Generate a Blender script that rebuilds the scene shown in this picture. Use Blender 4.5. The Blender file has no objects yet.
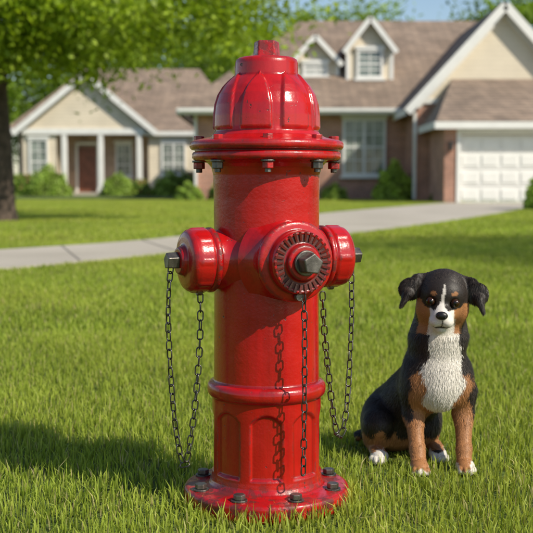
import bpy, math, random
import numpy as np
from mathutils import Vector, Matrix
rng=np.random.default_rng(11)
random.seed(5)
S=bpy.context.scene
COL=S.collection
# ------------------------------------------------------------------ helpers
def link(ob,parent=None):
    COL.objects.link(ob)
    if parent is not None:
        ob.parent=parent
        ob.matrix_parent_inverse=Matrix.Translation(-Vector(parent.location))
    return ob
def empty(name,loc=(0,0,0)):
    e=bpy.data.objects.new(name,None); e.location=loc; e.empty_display_size=.2
    COL.objects.link(e); return e
def np_mesh(name,V,quads=None,tris=None,col=None,mats=(),mi=None,smooth=False):
    me=bpy.data.meshes.new(name)
    V=np.asarray(V,dtype=np.float32)
    q=np.zeros((0,4),int) if quads is None else np.asarray(quads,int).reshape(-1,4)
    t=np.zeros((0,3),int) if tris is None else np.asarray(tris,int).reshape(-1,3)
    me.vertices.add(len(V)); me.vertices.foreach_set('co',V.ravel())
    loops=np.concatenate([q.ravel(),t.ravel()]).astype(np.int32)
    me.loops.add(len(loops)); me.loops.foreach_set('vertex_index',loops)
    st=np.concatenate([np.arange(len(q))*4,len(q)*4+np.arange(len(t))*3]).astype(np.int32)
    me.polygons.add(len(st)); me.polygons.foreach_set('loop_start',st)
    for m in mats: me.materials.append(m)
    if mi is not None: me.polygons.foreach_set('material_index',np.asarray(mi,np.int32))
    me.polygons.foreach_set('use_smooth',np.full(len(st),bool(smooth)))
    me.update(calc_edges=True)
    if col is not None:
        a=me.color_attributes.new('Col','FLOAT_COLOR','POINT')
        c=np.ones((len(V),4),np.float32); c[:,:3]=col
        a.data.foreach_set('color',c.ravel())
    me.validate()
    return me
def poly(name,verts,faces,mat,parent=None,smooth=False,bevel=0):
    me=bpy.data.meshes.new(name); me.from_pydata([tuple(v) for v in verts],[],[tuple(f) for f in faces]); me.update()
    me.materials.append(mat)
    if smooth: me.polygons.foreach_set('use_smooth',[True]*len(me.polygons))
    ob=bpy.data.objects.new(name,me); link(ob,parent)
    if bevel:
        b=ob.modifiers.new('Bevel','BEVEL'); b.width=bevel; b.segments=2
    return ob
def box(name,x0,x1,y0,y1,z0,z1,mat,parent=None,bevel=0):
    v=[(x0,y0,z0),(x1,y0,z0),(x1,y1,z0),(x0,y1,z0),(x0,y0,z1),(x1,y0,z1),(x1,y1,z1),(x0,y1,z1)]
    f=[(0,3,2,1),(4,5,6,7),(0,1,5,4),(1,2,6,5),(2,3,7,6),(3,0,4,7)]
    return poly(name,v,f,mat,parent,bevel=bevel)
def prism(name,pts,y0,y1,mat,parent=None):
    n=len(pts)
    v=[(x,y0,z) for x,z in pts]+[(x,y1,z) for x,z in pts]
    f=[tuple(range(n)),tuple(range(2*n-1,n-1,-1))]+[(i,i+n,(i+1)%n+n,(i+1)%n) for i in range(n)]
    return poly(name,v,f,mat,parent)
def slab(name,pts,th,mat,parent=None):
    n=len(pts); P=[Vector(p) for p in pts]
    nr=(P[1]-P[0]).cross(P[2]-P[0]).normalized()
    if nr.z<0: P.reverse(); nr=-nr
    v=[tuple(p) for p in P]+[tuple(p-nr*th) for p in P]
    f=[tuple(range(n)),tuple(range(2*n-1,n-1,-1))]+[(i,i+n,(i+1)%n+n,(i+1)%n) for i in range(n)]
    return poly(name,v,f,mat,parent)
def beam(name,a,b,w,h,mat,parent=None):
    a=Vector(a);b=Vector(b);d=(b-a).normalized()
    s=d.cross(Vector((0,0,1))).normalized()*w/2; u=s.cross(d).normalized()*h/2
    v=[]
    for p in(a,b):
        v+=[p-s-u,p+s-u,p+s+u,p-s+u]
    f=[(0,1,2,3),(7,6,5,4),(0,4,5,1),(1,5,6,2),(2,6,7,3),(3,7,4,0)]
    return poly(name,v,f,mat,parent)
# ------------------------------------------------------------------ materials
def newmat(name):
    m=bpy.data.materials.new(name); m.use_nodes=True
    nt=m.node_tree; b=nt.nodes['Principled BSDF']; return m,nt,b
def noise(nt,scale,detail=4,vec=None,rough=.55):
    n=nt.nodes.new('ShaderNodeTexNoise'); n.inputs['Scale'].default_value=scale; n.inputs['Detail'].default_value=detail
    n.inputs['Roughness'].default_value=rough
    if vec is not None: nt.links.new(vec,n.inputs['Vector'])
    return n.outputs['Fac']
def ramp(nt,fac,stops):
    r=nt.nodes.new('ShaderNodeValToRGB'); cr=r.color_ramp
    cr.elements[0].position=stops[0][0]; cr.elements[0].color=(*stops[0][1],1)
    cr.elements[1].position=stops[-1][0]; cr.elements[1].color=(*stops[-1][1],1)
    for p,c in stops[1:-1]:
        e=cr.elements.new(p); e.color=(*c,1)
    nt.links.new(fac,r.inputs['Fac']); return r.outputs['Color']
def mix(nt,a,b,fac,mode='MIX'):
    m=nt.nodes.new('ShaderNodeMix'); m.data_type='RGBA'; m.blend_type=mode
    def put(i,v):
        if isinstance(v,(tuple,list)): m.inputs[i].default_value=(*v,1) if len(v)==3 else v
        elif isinstance(v,(int,float)): m.inputs[i].default_value=v
        else: nt.links.new(v,m.inputs[i])
    put(0,fac); put(6,a); put(7,b)
    return m.outputs[2]
def math_(nt,op,a,b=None,clamp=False):
    m=nt.nodes.new('ShaderNodeMath'); m.operation=op; m.use_clamp=clamp
    for i,v in enumerate((a,b)):
        if v is None: continue
        if isinstance(v,(int,float)): m.inputs[i].default_value=v
        else: nt.links.new(v,m.inputs[i])
    return m.outputs[0]
def bump(nt,b,h,strength,dist):
    n=nt.nodes.new('ShaderNodeBump'); n.inputs['Strength'].default_value=strength; n.inputs['Distance'].default_value=dist
    nt.links.new(h,n.inputs['Height']); nt.links.new(n.outputs['Normal'],b.inputs['Normal'])
def objco(nt):
    return nt.nodes.new('ShaderNodeTexCoord').outputs['Object']
def geopos(nt):
    return nt.nodes.new('ShaderNodeNewGeometry').outputs['Position']
def m_simple(name,c,rough=.6,var=.15,scale=6,bm=0,metal=0):
    m,nt,b=newmat(name); f=noise(nt,scale,5,objco(nt))
    lo=tuple(x*(1-var) for x in c); hi=tuple(min(1,x*(1+var)) for x in c)
    nt.links.new(ramp(nt,f,[(.3,lo),(.7,hi)]),b.inputs['Base Color'])
    b.inputs['Roughness'].default_value=rough; b.inputs['Metallic'].default_value=metal
    if bm: bump(nt,b,noise(nt,scale*12,4,objco(nt)),.5,bm)
    return m
# red enamel on cast iron
def m_red():
    m,nt,b=newmat('red_enamel_paint'); oc=objco(nt)
    base=ramp(nt,noise(nt,7,5,oc),[(.3,(.37,.0035,.005)),(.7,(.52,.008,.009))])
    mp=nt.nodes.new('ShaderNodeMapping'); mp.inputs['Scale'].default_value=(30,30,2.4); nt.links.new(oc,mp.inputs['Vector'])
    st=ramp(nt,noise(nt,1.0,6,mp.outputs[0],.65),[(.48,(0,0,0)),(.72,(1,1,1))])
    c1=mix(nt,base,(.12,.004,.004),math_(nt,'MULTIPLY',st,.5))
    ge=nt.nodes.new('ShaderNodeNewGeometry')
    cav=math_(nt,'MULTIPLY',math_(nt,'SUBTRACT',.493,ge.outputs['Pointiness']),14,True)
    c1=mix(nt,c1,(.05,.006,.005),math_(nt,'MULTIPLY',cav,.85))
    ed=math_(nt,'MULTIPLY',math_(nt,'SUBTRACT',ge.outputs['Pointiness'],.507,),16,True)
    n1=noise(nt,55,6,oc,.7)
    chipE=math_(nt,'MULTIPLY',ed,ramp(nt,n1,[(.46,(0,0,0)),(.55,(1,1,1))]))
    n2=noise(nt,90,3,oc,.6); n3=noise(nt,9,3,oc)
    spk=math_(nt,'MULTIPLY',ramp(nt,n2,[(.67,(0,0,0)),(.70,(1,1,1))]),ramp(nt,n3,[(.45,(0,0,0)),(.58,(1,1,1))]))
    sx=nt.nodes.new('ShaderNodeSeparateXYZ'); nt.links.new(oc,sx.inputs[0])
    low=ramp(nt,sx.outputs['Z'],[(.03,(1,1,1)),(.08,(.0,.0,.0))])
    lowchip=math_(nt,'MULTIPLY',low,ramp(nt,noise(nt,38,6,oc,.7),[(.48,(0,0,0)),(.57,(1,1,1))]))
    chip=math_(nt,'MAXIMUM',math_(nt,'MAXIMUM',chipE,spk),math_(nt,'MULTIPLY',lowchip,.8),)
    c2=mix(nt,c1,(.04,.02,.016),chip)
    nt.links.new(c2,b.inputs['Base Color'])
    r=nt.nodes.new('ShaderNodeMapRange'); nt.links.new(noise(nt,14,5,oc),r.inputs[0]); r.inputs[3].default_value=.12; r.inputs[4].default_value=.36
    nt.links.new(math_(nt,'ADD',r.outputs[0],math_(nt,'MULTIPLY',chip,.4)),b.inputs['Roughness'])
    h=math_(nt,'SUBTRACT',math_(nt,'ADD',math_(nt,'MULTIPLY',noise(nt,160,3,oc),.45),noise(nt,30,3,oc)),math_(nt,'MULTIPLY',chip,.5))
    bump(nt,b,h,.55,.0014)
    b.inputs['Coat Weight'].default_value=.22; b.inputs['Coat Roughness'].default_value=.08
    return m
RED=m_red()
IRON=m_simple('worn_dark_iron',(.16,.145,.13),.42,.5,60,.0008,.85)
CHAIN=m_simple('blackened_steel_chain',(.10,.095,.09),.38,.4,80,.0003,.9)
def m_attr(name,rough,transl,spec=.3,wn=0,dark=.6,light=1.3,tint=None):
    m,nt,b=newmat(name)
    a=nt.nodes.new('ShaderNodeAttribute'); a.attribute_name='Col'
    c=a.outputs['Color']
    if wn:
        gp=geopos(nt)
        v=ramp(nt,noise(nt,wn,2,gp),[(.32,(dark,dark,dark)),(.68,(light,light,light))])
        c=mix(nt,c,v,1.0,'MULTIPLY')
        if tint is not None:
            t=ramp(nt,noise(nt,wn*.37+.13,2,gp),[(.42,(0,0,0)),(.66,(1,1,1))])
            c=mix(nt,c,tint,math_(nt,'MULTIPLY',t,.4))
    nt.links.new(c,b.inputs['Base Color']); b.inputs['Roughness'].default_value=rough
    b.inputs['Specular IOR Level'].default_value=spec
    if transl>0:
        tr=nt.nodes.new('ShaderNodeBsdfTranslucent')
        tc=mix(nt,c,(1.2,1.2,.6),1.0,'MULTIPLY'); nt.links.new(tc,tr.inputs['Color'])
        ms=nt.nodes.new('ShaderNodeMixShader'); ms.inputs[0].default_value=transl
        nt.links.new(b.outputs[0],ms.inputs[1]); nt.links.new(tr.outputs[0],ms.inputs[2])
        nt.links.new(ms.outputs[0],nt.nodes['Material Output'].inputs['Surface'])
    return m
GRASS=m_attr('grass_blade',.5,.42,.35,.9,.8,1.15,(.46,.45,.08))
LEAF=m_attr('leaf_green',.5,.45,.3)
BUSH=m_attr('shrub_leaf',.55,.25,.3)
FUR=m_attr('dog_fur',.5,0,.35)
BARK=m_simple('tree_bark',(.085,.06,.045),.9,.5,9,.03)
def m_ground():
    m,nt,b=newmat('soil_and_turf'); gp=geopos(nt)
    a=ramp(nt,noise(nt,1.1,6,gp),[(.3,(.08,.13,.02)),(.7,(.15,.21,.03))])
    s=ramp(nt,noise(nt,40,5,gp),[(.35,(.5,.48,.4)),(.7,(1.1,1.1,1))])
    nt.links.new(mix(nt,a,s,1.0,'MULTIPLY'),b.inputs['Base Color']); b.inputs['Roughness'].default_value=.95
    bump(nt,b,noise(nt,60,5,gp),.8,.02); return m
GROUND=m_ground()
def m_conc():
    m,nt,b=newmat('weathered_concrete'); gp=geopos(nt)
    a=ramp(nt,noise(nt,.8,6,gp),[(.3,(.42,.375,.31)),(.7,(.54,.485,.41))])
    s=ramp(nt,noise(nt,70,4,gp),[(.3,(.8,.8,.8)),(.7,(1.08,1.08,1.08))])
    nt.links.new(mix(nt,a,s,1.0,'MULTIPLY'),b.inputs['Base Color']); b.inputs['Roughness'].default_value=.85
    bump(nt,b,noise(nt,120,4,gp),.4,.004); return m
CONC=m_conc()
def uvec(nt,zs=1.0):
    sx=nt.nodes.new('ShaderNodeSeparateXYZ'); nt.links.new(geopos(nt),sx.inputs[0])
    cx=nt.nodes.new('ShaderNodeCombineXYZ')
    nt.links.new(math_(nt,'ADD',sx.outputs[0],sx.outputs[1]),cx.inputs[0])
    nt.links.new(math_(nt,'MULTIPLY',sx.outputs[2],zs),cx.inputs[1])
    return cx.outputs[0],sx
def m_brick(name,c1,c2,cm,bw,bh,mort,zs=1.0,rough=.85,var=.7):
    m,nt,b=newmat(name); v,_=uvec(nt,zs)
    t=nt.nodes.new('ShaderNodeTexBrick'); nt.links.new(v,t.inputs['Vector'])
    t.inputs['Color1'].default_value=(*c1,1); t.inputs['Color2'].default_value=(*c2,1); t.inputs['Mortar'].default_value=(*cm,1)
    t.inputs['Scale'].default_value=1; t.inputs['Brick Width'].default_value=bw; t.inputs['Row Height'].default_value=bh; t.inputs['Mortar Size'].default_value=mort
    t.inputs['Mortar Smooth'].default_value=.2
    s=ramp(nt,noise(nt,1.3,5,geopos(nt)),[(.3,(var,var,var)),(.7,(1.15,1.15,1.15))])
    nt.links.new(mix(nt,t.outputs['Color'],s,1.0,'MULTIPLY'),b.inputs['Base Color']); b.inputs['Roughness'].default_value=rough
    bump(nt,b,math_(nt,'SUBTRACT',1.0,t.outputs['Fac']),.6,.01)
    return m
BRICK=m_brick('red_brown_brick',(.56,.24,.15),(.38,.16,.105),(.54,.45,.38),.23,.075,.010)
BRICK2=m_brick('tan_brick',(.52,.33,.21),(.40,.24,.16),(.52,.45,.38),.23,.075,.011)
ROOF=m_brick('asphalt_shingle',(.34,.25,.185),(.23,.17,.13),(.11,.09,.075),.32,.13,.012,1.3,.9,.72)
def m_siding():
    m,nt,b=newmat('cream_lap_siding'); _,sx=uvec(nt)
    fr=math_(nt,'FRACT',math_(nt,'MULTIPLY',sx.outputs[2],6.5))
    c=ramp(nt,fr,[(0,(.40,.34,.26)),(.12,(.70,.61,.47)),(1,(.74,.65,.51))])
    s=ramp(nt,noise(nt,1.5,5,geopos(nt)),[(.3,(.9,.9,.9)),(.7,(1.05,1.05,1.05))])
    nt.links.new(mix(nt,c,s,1.0,'MULTIPLY'),b.inputs['Base Color']); b.inputs['Roughness'].default_value=.6
    bump(nt,b,math_(nt,'SUBTRACT',1.0,fr),.6,.02); return m
SIDING=m_siding()
WHITE=m_simple('white_trim_paint',(.80,.79,.76),.5,.05,3)
DOORM=m_simple('stained_wood_door',(.20,.07,.04),.45,.3,5)
def m_glass():
    m,nt,b=newmat('window_glass'); gp=geopos(nt)
    nt.links.new(ramp(nt,noise(nt,1.8,3,gp),[(.35,(.06,.085,.08)),(.65,(.26,.30,.27))]),b.inputs['Base Color'])
    b.inputs['Roughness'].default_value=.08; b.inputs['Specular IOR Level'].default_value=.9; return m
GLASS=m_glass()

# ------------------------------------------------------------------ world, sun, camera
AZ=math.radians(36); EL=math.radians(40)
tr=Vector((-math.cos(AZ)*math.cos(EL),math.sin(AZ)*math.cos(EL),-math.sin(EL)))
w=bpy.data.worlds.new('World'); S.world=w; w.use_nodes=True
sk=w.node_tree.nodes.new('ShaderNodeTexSky'); sk.sky_type='NISHITA'; sk.sun_disc=False
sk.sun_elevation=EL; sk.sun_rotation=math.radians(126); sk.air_density=1.0; sk.dust_density=.6; sk.ozone_density=1.2
bg=w.node_tree.nodes['Background']; w.node_tree.links.new(sk.outputs[0],bg.inputs[0]); bg.inputs[1].default_value=.13
L=bpy.data.lights.new('sun','SUN'); L.energy=5; L.angle=math.radians(.53); L.color=(1,.92,.77)
so=bpy.data.objects.new('sun',L); so.rotation_euler=tr.to_track_quat('-Z','Y').to_euler(); so.location=(8,-5,9); COL.objects.link(so)
cam=bpy.data.cameras.new('camera'); co=bpy.data.objects.new('camera',cam); COL.objects.link(co); S.camera=co
co.location=(0,0,.63); co.rotation_euler=(math.radians(90-4.43),0,0)
cam.lens=73.6; cam.sensor_width=36; cam.clip_start=.05; cam.clip_end=2000
cam.dof.use_dof=True; cam.dof.focus_distance=2.1; cam.dof.aperture_fstop=6.8
S.view_settings.view_transform='Standard'; S.view_settings.look='None'; S.view_settings.exposure=0

# ------------------------------------------------------------------ ground + path
poly('ground',[(-400,-200,0),(400,-200,0),(400,700,0),(-400,700,0)],[(0,1,2,3)],GROUND)
near=[(-14,2.2),(-9,3.2),(-5,4.7),(-3,6.3),(-1.87,7.6),(-.6,9.8),(1.1,13),(3.5,18.5),(6.7,26.5),(9.5,29.6),(10.9,31.9)]
far=[(-14,4.0),(-9,5.1),(-5.4,6.6),(-3.5,8.2),(-2.4,9.7),(-1.15,11.7),(.1,16),(1.0,20.8),(3.3,27),(4.7,30.5),(5.3,31.9)]
def smooth_line(P,n=8):
    P=[Vector((a,b,0)) for a,b in P]; out=[]
    for i in range(len(P)-1):
        p0=P[max(i-1,0)];p1=P[i];p2=P[i+1];p3=P[min(i+2,len(P)-1)]
        for k in range(n):
            t=k/n
            out.append(.5*((2*p1)+(p2-p0)*t+(2*p0-5*p1+4*p2-p3)*t*t+(3*p1-p0-3*p2+p3)*t**3))
    out.append(P[-1]); return [(p.x,p.y) for p in out]
nl=smooth_line(near); fl=smooth_line(far); n=len(nl)
v=[];f=[]
zt=.03
for (a,b),(c,d) in zip(nl,fl): v+=[(a,b,zt),(c,d,zt),(a,b,-.05),(c,d,-.05)]
for i in range(n-1):
    k=4*i; f+=[(k,k+4,k+5,k+1),(k,k+2,k+6,k+4),(k+1,k+5,k+7,k+3)]
f+=[(0,1,3,2)]
path=poly('concrete_driveway_path',v,f,CONC)
JOINT=m_simple('joint_grout',(.24,.215,.18),.95,.2,20)
jv=[];jf=[]
for i in range(3,n-1,4):
    a=Vector((*nl[i],zt+.004));b=Vector((*fl[i],zt+.004)); d=(b-a).normalized(); s=Vector((-d.y,d.x,0))*.007
    k=len(jv); jv+=[a-s,a+s,b+s,b-s]; jf.append((k,k+1,k+2,k+3))
poly('joints',jv,jf,JOINT,path)
PP=np.array(nl+fl[::-1])
def inpath(x,y):
    x=np.asarray(x,float);y=np.asarray(y,float); ins=np.zeros(x.shape,bool); m=len(PP); j=m-1
    for i in range(m):
        xi,yi=PP[i];xj,yj=PP[j]
        if yi!=yj:
            c=((yi>y)!=(yj>y))&(x<(xj-xi)*(y-yi)/(yj-yi)+xi); ins^=c
        j=i
    return ins
# ------------------------------------------------------------------ grass
def blades(P,hgt,wid,seed,lean=.45):
    r=np.random.default_rng(seed); N=len(P)
    ang=r.uniform(0,2*np.pi,N); side=np.stack([np.cos(ang),np.sin(ang),np.zeros(N)],1)
    la=r.uniform(0,2*np.pi,N); lm=np.abs(r.normal(0,lean,N)).clip(0,1.3)
    ld=np.stack([np.cos(la),np.sin(la),np.zeros(N)],1)
    h=hgt*r.uniform(.45,1.15,N); w_=wid*r.uniform(.6,1.3,N)
    up=np.array([0,0,1.])
    mid=P+up*(h*.55)[:,None]+ld*(h*.25*lm)[:,None]
    tip=P+up*(h*(1-.25*lm))[:,None]+ld*(h*.85*lm)[:,None]
    V=np.stack([P-side*w_[:,None]*.5,P+side*w_[:,None]*.5,mid+side*w_[:,None]*.42,mid-side*w_[:,None]*.42,tip],1).reshape(-1,3)
    k=np.arange(N)*5
    q=np.stack([k,k+1,k+2,k+3],1); t=np.stack([k+3,k+2,k+4],1)
    u=r.uniform(0,1,N)[:,None]
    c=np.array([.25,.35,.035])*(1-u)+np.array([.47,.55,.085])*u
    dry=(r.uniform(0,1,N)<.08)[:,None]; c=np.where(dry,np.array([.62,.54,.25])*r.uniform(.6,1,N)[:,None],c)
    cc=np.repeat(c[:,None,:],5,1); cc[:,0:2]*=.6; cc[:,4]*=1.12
    return V,q,t,cc.reshape(-1,3)
GR=empty('lawn_grass',(0,5,0))
def zone_tile(idx,size,dens,hgt,wid,variants=2):
    out=[]
    for k in range(variants):
        r=np.random.default_rng(100*idx+k); N=int(dens*size*size)
        P=np.zeros((N,3)); P[:,:2]=r.uniform(-size/2,size/2,(N,2))
        V,q,t,c=blades(P,hgt,wid,100*idx+k+7)
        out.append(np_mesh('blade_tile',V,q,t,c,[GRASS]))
    return out
def in_hyd(x,y): return (x**2+(y-2.123)**2)<.163**2
zones=[ # x0,x1,y0,y1,size,dens,h,w
 (-4,4,.5,4.5,.5,14000,.036,.0029),
 (-7,7,4.5,11.5,1.0,5500,.043,.0055),
 (-16,14,11.5,37.5,2.0,1700,.055,.015)]
bP=[]
for zi,(x0,x1,y0,y1,sz,dn,hg,wd) in enumerate(zones):
    tiles=zone_tile(zi+1,sz,dn,hg,wd)
    fv=[[],[]]
    nx=int(round((x1-x0)/sz)); ny=int(round((y1-y0)/sz))
    for i in range(nx):
        for j in range(ny):
            cx=x0+(i+.5)*sz; cy=y0+(j+.5)*sz
            g=np.linspace(-sz/2,sz/2,5); gx,gy=np.meshgrid(cx+g,cy+g)
            ip=inpath(gx,gy)
            special=(zi==0 and abs(cx)<1.0 and 1.5<cy<3.0)
            if ip.all(): continue
            if ip.any() or special:
                N=int(dn*sz*sz); P=np.zeros((N,3)); P[:,0]=rng.uniform(cx-sz/2,cx+sz/2,N); P[:,1]=rng.uniform(cy-sz/2,cy+sz/2,N)
                k=~inpath(P[:,0],P[:,1]); k&=~in_hyd(P[:,0],P[:,1]); bP.append((P[k],hg,wd)); continue
            fv[random.randint(0,1)].append((cx,cy,random.randint(0,3)))
    for k in (0,1):
        vv=[];ff=[]
        for cx,cy,ro in fv[k]:
            s=.05; c4=[(-s,-s),(s,-s),(s,s),(-s,s)]; c4=c4[ro:]+c4[:ro]
            b0=len(vv); vv+=[(cx+a,cy+b,0) for a,b in c4]; ff.append((b0,b0+1,b0+2,b0+3))
        if not ff: continue
        ins=poly('turf_instancer',vv,ff,GROUND,GR)
        ins.instance_type='FACES'; ins.show_instancer_for_render=False; ins.show_instancer_for_viewport=False
        t=bpy.data.objects.new('turf_tile',tiles[k]); COL.objects.link(t); t.parent=ins
DOGO=np.array([.376,2.335,0.])
Vs=[];Qs=[];Ts=[];Cs=[];off=0
def addbl(P,h,w_,seed,lean=.45):
    global off
    V,q,t,c=blades(P,h,w_,seed,lean); Vs.append(V);Qs.append(q+off);Ts.append(t+off);Cs.append(c);off+=len(V)
for i,(P,hg,wd) in enumerate(bP):
    if len(P):
        dx=P[:,0]-(DOGO[0]-.07); dy=P[:,1]-(DOGO[1]+.14)
        under=((dx/.12)**2+(dy/.13)**2<1)|(np.hypot(P[:,0]-DOGO[0]+.045,P[:,1]-DOGO[1]+.03)<.034)|(np.hypot(P[:,0]-DOGO[0]-.055,P[:,1]-DOGO[1]+.03)<.034)
        rh=np.hypot(P[:,0],P[:,1]-2.123); ring=(rh<.26)&(P[:,1]<2.15)&~under
        rest=~under&~ring
        addbl(P[rest],hg,wd,900+i)
        if ring.any(): addbl(P[ring],.031,wd,970+i,.5)
        if under.any(): addbl(P[under],.018,wd,950+i,1.2)
a=rng.uniform(0,2*np.pi,500); rr=.165+np.abs(rng.normal(0,.018,500))
addbl(np.stack([rr*np.cos(a),2.123+rr*np.sin(a),0*a],1),.046,.0034,77,.5)
N=2200; P=np.zeros((N,3)); P[:,0]=rng.uniform(-1,1,N); P[:,1]=rng.uniform(1.5,3,N); P=P[np.hypot(P[:,0],P[:,1]-2.123)>.24]
P=P[((P[:,0]-.35)**2+(P[:,1]-2.4)**2)>.2**2]
addbl(P,.058,.003,78,.5)
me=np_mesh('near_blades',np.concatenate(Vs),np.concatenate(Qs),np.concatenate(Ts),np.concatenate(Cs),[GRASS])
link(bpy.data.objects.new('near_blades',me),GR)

# ------------------------------------------------------------------ trees
def make_tree(seed,trunk,r0,levels,len0,leaf,per,sig,base=(.05,.10,.012),kids=3,up=.12,limbs=()):
    R=random.Random(seed); r=np.random.default_rng(seed)
    V=[];Q=[];tips=[]
    def tube(pts,rad,n=8):
        b=len(V)
        for i,(p,ra) in enumerate(zip(pts,rad)):
            d=(pts[min(i+1,len(pts)-1)]-pts[max(i-1,0)]).normalized()
            a=d.orthogonal().normalized(); c=d.cross(a)
            if i: a=(pa-d*pa.dot(d)).normalized(); c=d.cross(a)
            pa=a
            for k in range(n):
                t=2*math.pi*k/n; V.append(p+(a*math.cos(t)+c*math.sin(t))*ra)
        for i in range(len(pts)-1):
            for k in range(n):
                Q.append((b+i*n+k,b+i*n+(k+1)%n,b+(i+1)*n+(k+1)%n,b+(i+1)*n+k))
    def grow(p,d,Ln,ra,lev,maxl):
        pts=[p.copy()];rad=[ra]; m=5
        for i in range(m):
            d=(d+Vector((R.gauss(0,.09),R.gauss(0,.09),R.gauss(0,.07)+(up if lev<3 else -.02)))).normalized()
            p=p+d*Ln/m; pts.append(p.copy()); rad.append(ra*(1-.45*(i+1)/m))
        tube(pts,rad,8 if lev<3 else 5)
        if lev>=maxl:
            tips.append(pts[-1]); tips.append(pts[2]); return
        nk=kids+(1 if lev==1 else 0); a0=R.uniform(0,6.28)
        for k in range(nk):
            at=pts[-1] if k==0 else pts[R.choice([3,4,5])]
            ax=d.orthogonal().normalized(); ax.rotate(Matrix.Rotation(a0+k*6.283/nk+R.uniform(-.4,.4),3,d))
            an=R.uniform(.35,.95) if k else R.uniform(.1,.35)
            nd=d.copy(); nd.rotate(Matrix.Rotation(an,3,ax))
            grow(at.copy(),nd,Ln*R.uniform(.62,.85),rad[-1]*R.uniform(.6,.8),lev+1,maxl)
    p=Vector((0,0,-.1)); pts=[];rad=[]
    for i,h in enumerate([-.1,.08,.25,.6,trunk*.5,trunk*.8,trunk]):
        pts.append(Vector((.03*math.sin(h*2),.03*math.cos(h*1.7),h))); rad.append(r0*[1.7,1.4,1.15,1.02,.95,.92,.95][i])
    tube(pts,rad,12)
    for k in range(5):
        a=k*1.2566+R.uniform(-.3,.3); t=R.uniform(.55,1.05) if k else .1
        grow(pts[-1]-Vector((0,0,R.uniform(0,.3))),Vector((math.cos(a)*math.sin(t),math.sin(a)*math.sin(t),math.cos(t))),len0*R.uniform(.85,1.1),r0*.62,2,levels)
    for L_ in limbs:
        pl=[Vector(q) for q in L_]; dense=[];rd=[]
        for i in range(len(pl)-1):
            for k in range(4): dense.append(pl[i].lerp(pl[i+1],k/4)+Vector((R.gauss(0,.02),R.gauss(0,.02),R.gauss(0,.02))))
        dense.append(pl[-1]); m=len(dense)
        rd=[r0*.42*(1-.85*i/(m-1)) for i in range(m)]; tube(dense,rd,8)
        for i in range(3,m):
            for s_ in range(2):
                a=R.uniform(0,6.28); dd=Vector((math.cos(a),math.sin(a),R.uniform(-.35,.35))).normalized()
                grow(dense[i].copy(),dd,R.uniform(.5,.85),rd[i]*.5,levels-1,levels)
    nb=len(Q)
    T=np.array([list(t) for t in tips]); n=len(T)
    C=np.repeat(T,per,0)+r.normal(0,sig,(n*per,3))*np.array([1,1,.7])
    clb=np.repeat(r.uniform(.65,1.25,n),per)
    M=len(C)
    A=r.normal(0,1,(M,3)); A[:,2]-=.4; A/=np.linalg.norm(A,axis=1)[:,None]
    Nn=r.normal(0,.7,(M,3))+np.array([.3,-.1,.8]); B=np.cross(A,Nn); B/=np.linalg.norm(B,axis=1)[:,None]+1e-9
    ls=leaf*r.uniform(.6,1.3,M)[:,None]
    LV=np.stack([C-A*ls,C+B*ls*.5-A*ls*.1,C+A*ls,C-B*ls*.5-A*ls*.1],1).reshape(-1,3)
    k=np.arange(M)*4+len(V)
    LQ=np.stack([k,k+1,k+2,k+3],1)
    u=r.uniform(0,1,M)[:,None]
    c=(np.array(base)*(1-u)+np.array(base)*np.array([2.0,1.75,1.6])*u)*clb[:,None]
    col=np.concatenate([np.ones((len(V),3))*.1,np.repeat(c,4,0)])
    allV=np.concatenate([np.array([list(x) for x in V]),LV]); allQ=np.concatenate([np.array(Q),LQ])
    mi=np.concatenate([np.zeros(nb),np.ones(M)])
    return np_mesh('tree_mesh',allV,allQ,None,col,[BARK,LEAF],mi)
limbs=[[(0,0,2.3),(.7,.1,2.75),(1.6,0,3.15),(2.6,.2,3.35),(3.4,.1,3.25)],
       [(0,0,2.35),(.6,-.6,2.9),(1.3,-1.3,3.3),(2.2,-1.7,3.35)],
       [(0,0,2.3),(-.7,.3,2.9),(-1.6,.5,3.3),(-2.6,.7,3.2)],
       [(0,0,2.4),(.4,.9,3.0),(1.3,1.8,3.4),(2.6,2.4,3.4)],
       [(0,0,2.4),(-.3,-.8,2.9),(-.7,-1.7,3.2),(-.9,-2.6,3.1)]]
bigtree=make_tree(3,2.5,.19,5,2.3,.06,52,.30,(.20,.30,.022),limbs=limbs)
t=bpy.data.objects.new('shade_tree',bigtree); t.location=(-4.15,17,0); COL.objects.link(t)
farA=make_tree(21,3.0,.24,5,2.7,.15,34,.42,(.17,.27,.03))
farB=make_tree(34,2.4,.22,5,2.5,.15,34,.45,(.13,.22,.025))
spots=[(-23,66,1.1,0),(-18.5,74,1.2,1),(-11.5,80,1.25,1),(-6.3,76,1.35,0),(-2.2,70,1.25,1),(1.5,80,1.5,0),(7.5,84,1.5,1),(13.5,76,1.25,0),(19,70,1.6,1),(25,70,1.6,0),(-31,74,1.5,1),(33,72,1.6,0)]
for i,(x,y,s,k) in enumerate(spots):
    o=bpy.data.objects.new('distant_tree' if i==0 else 'distant_tree.%03d'%i,(farA,farB)[k]); o.location=(x,y,0); o.scale=(s,s,s*.92); o.rotation_euler=(0,0,i*1.3); COL.objects.link(o)
t2=bpy.data.objects.new('shade_tree.001',bigtree); t2.location=(10.2,5.6,0); t2.rotation_euler=(0,0,2.2); COL.objects.link(t2)
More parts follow.
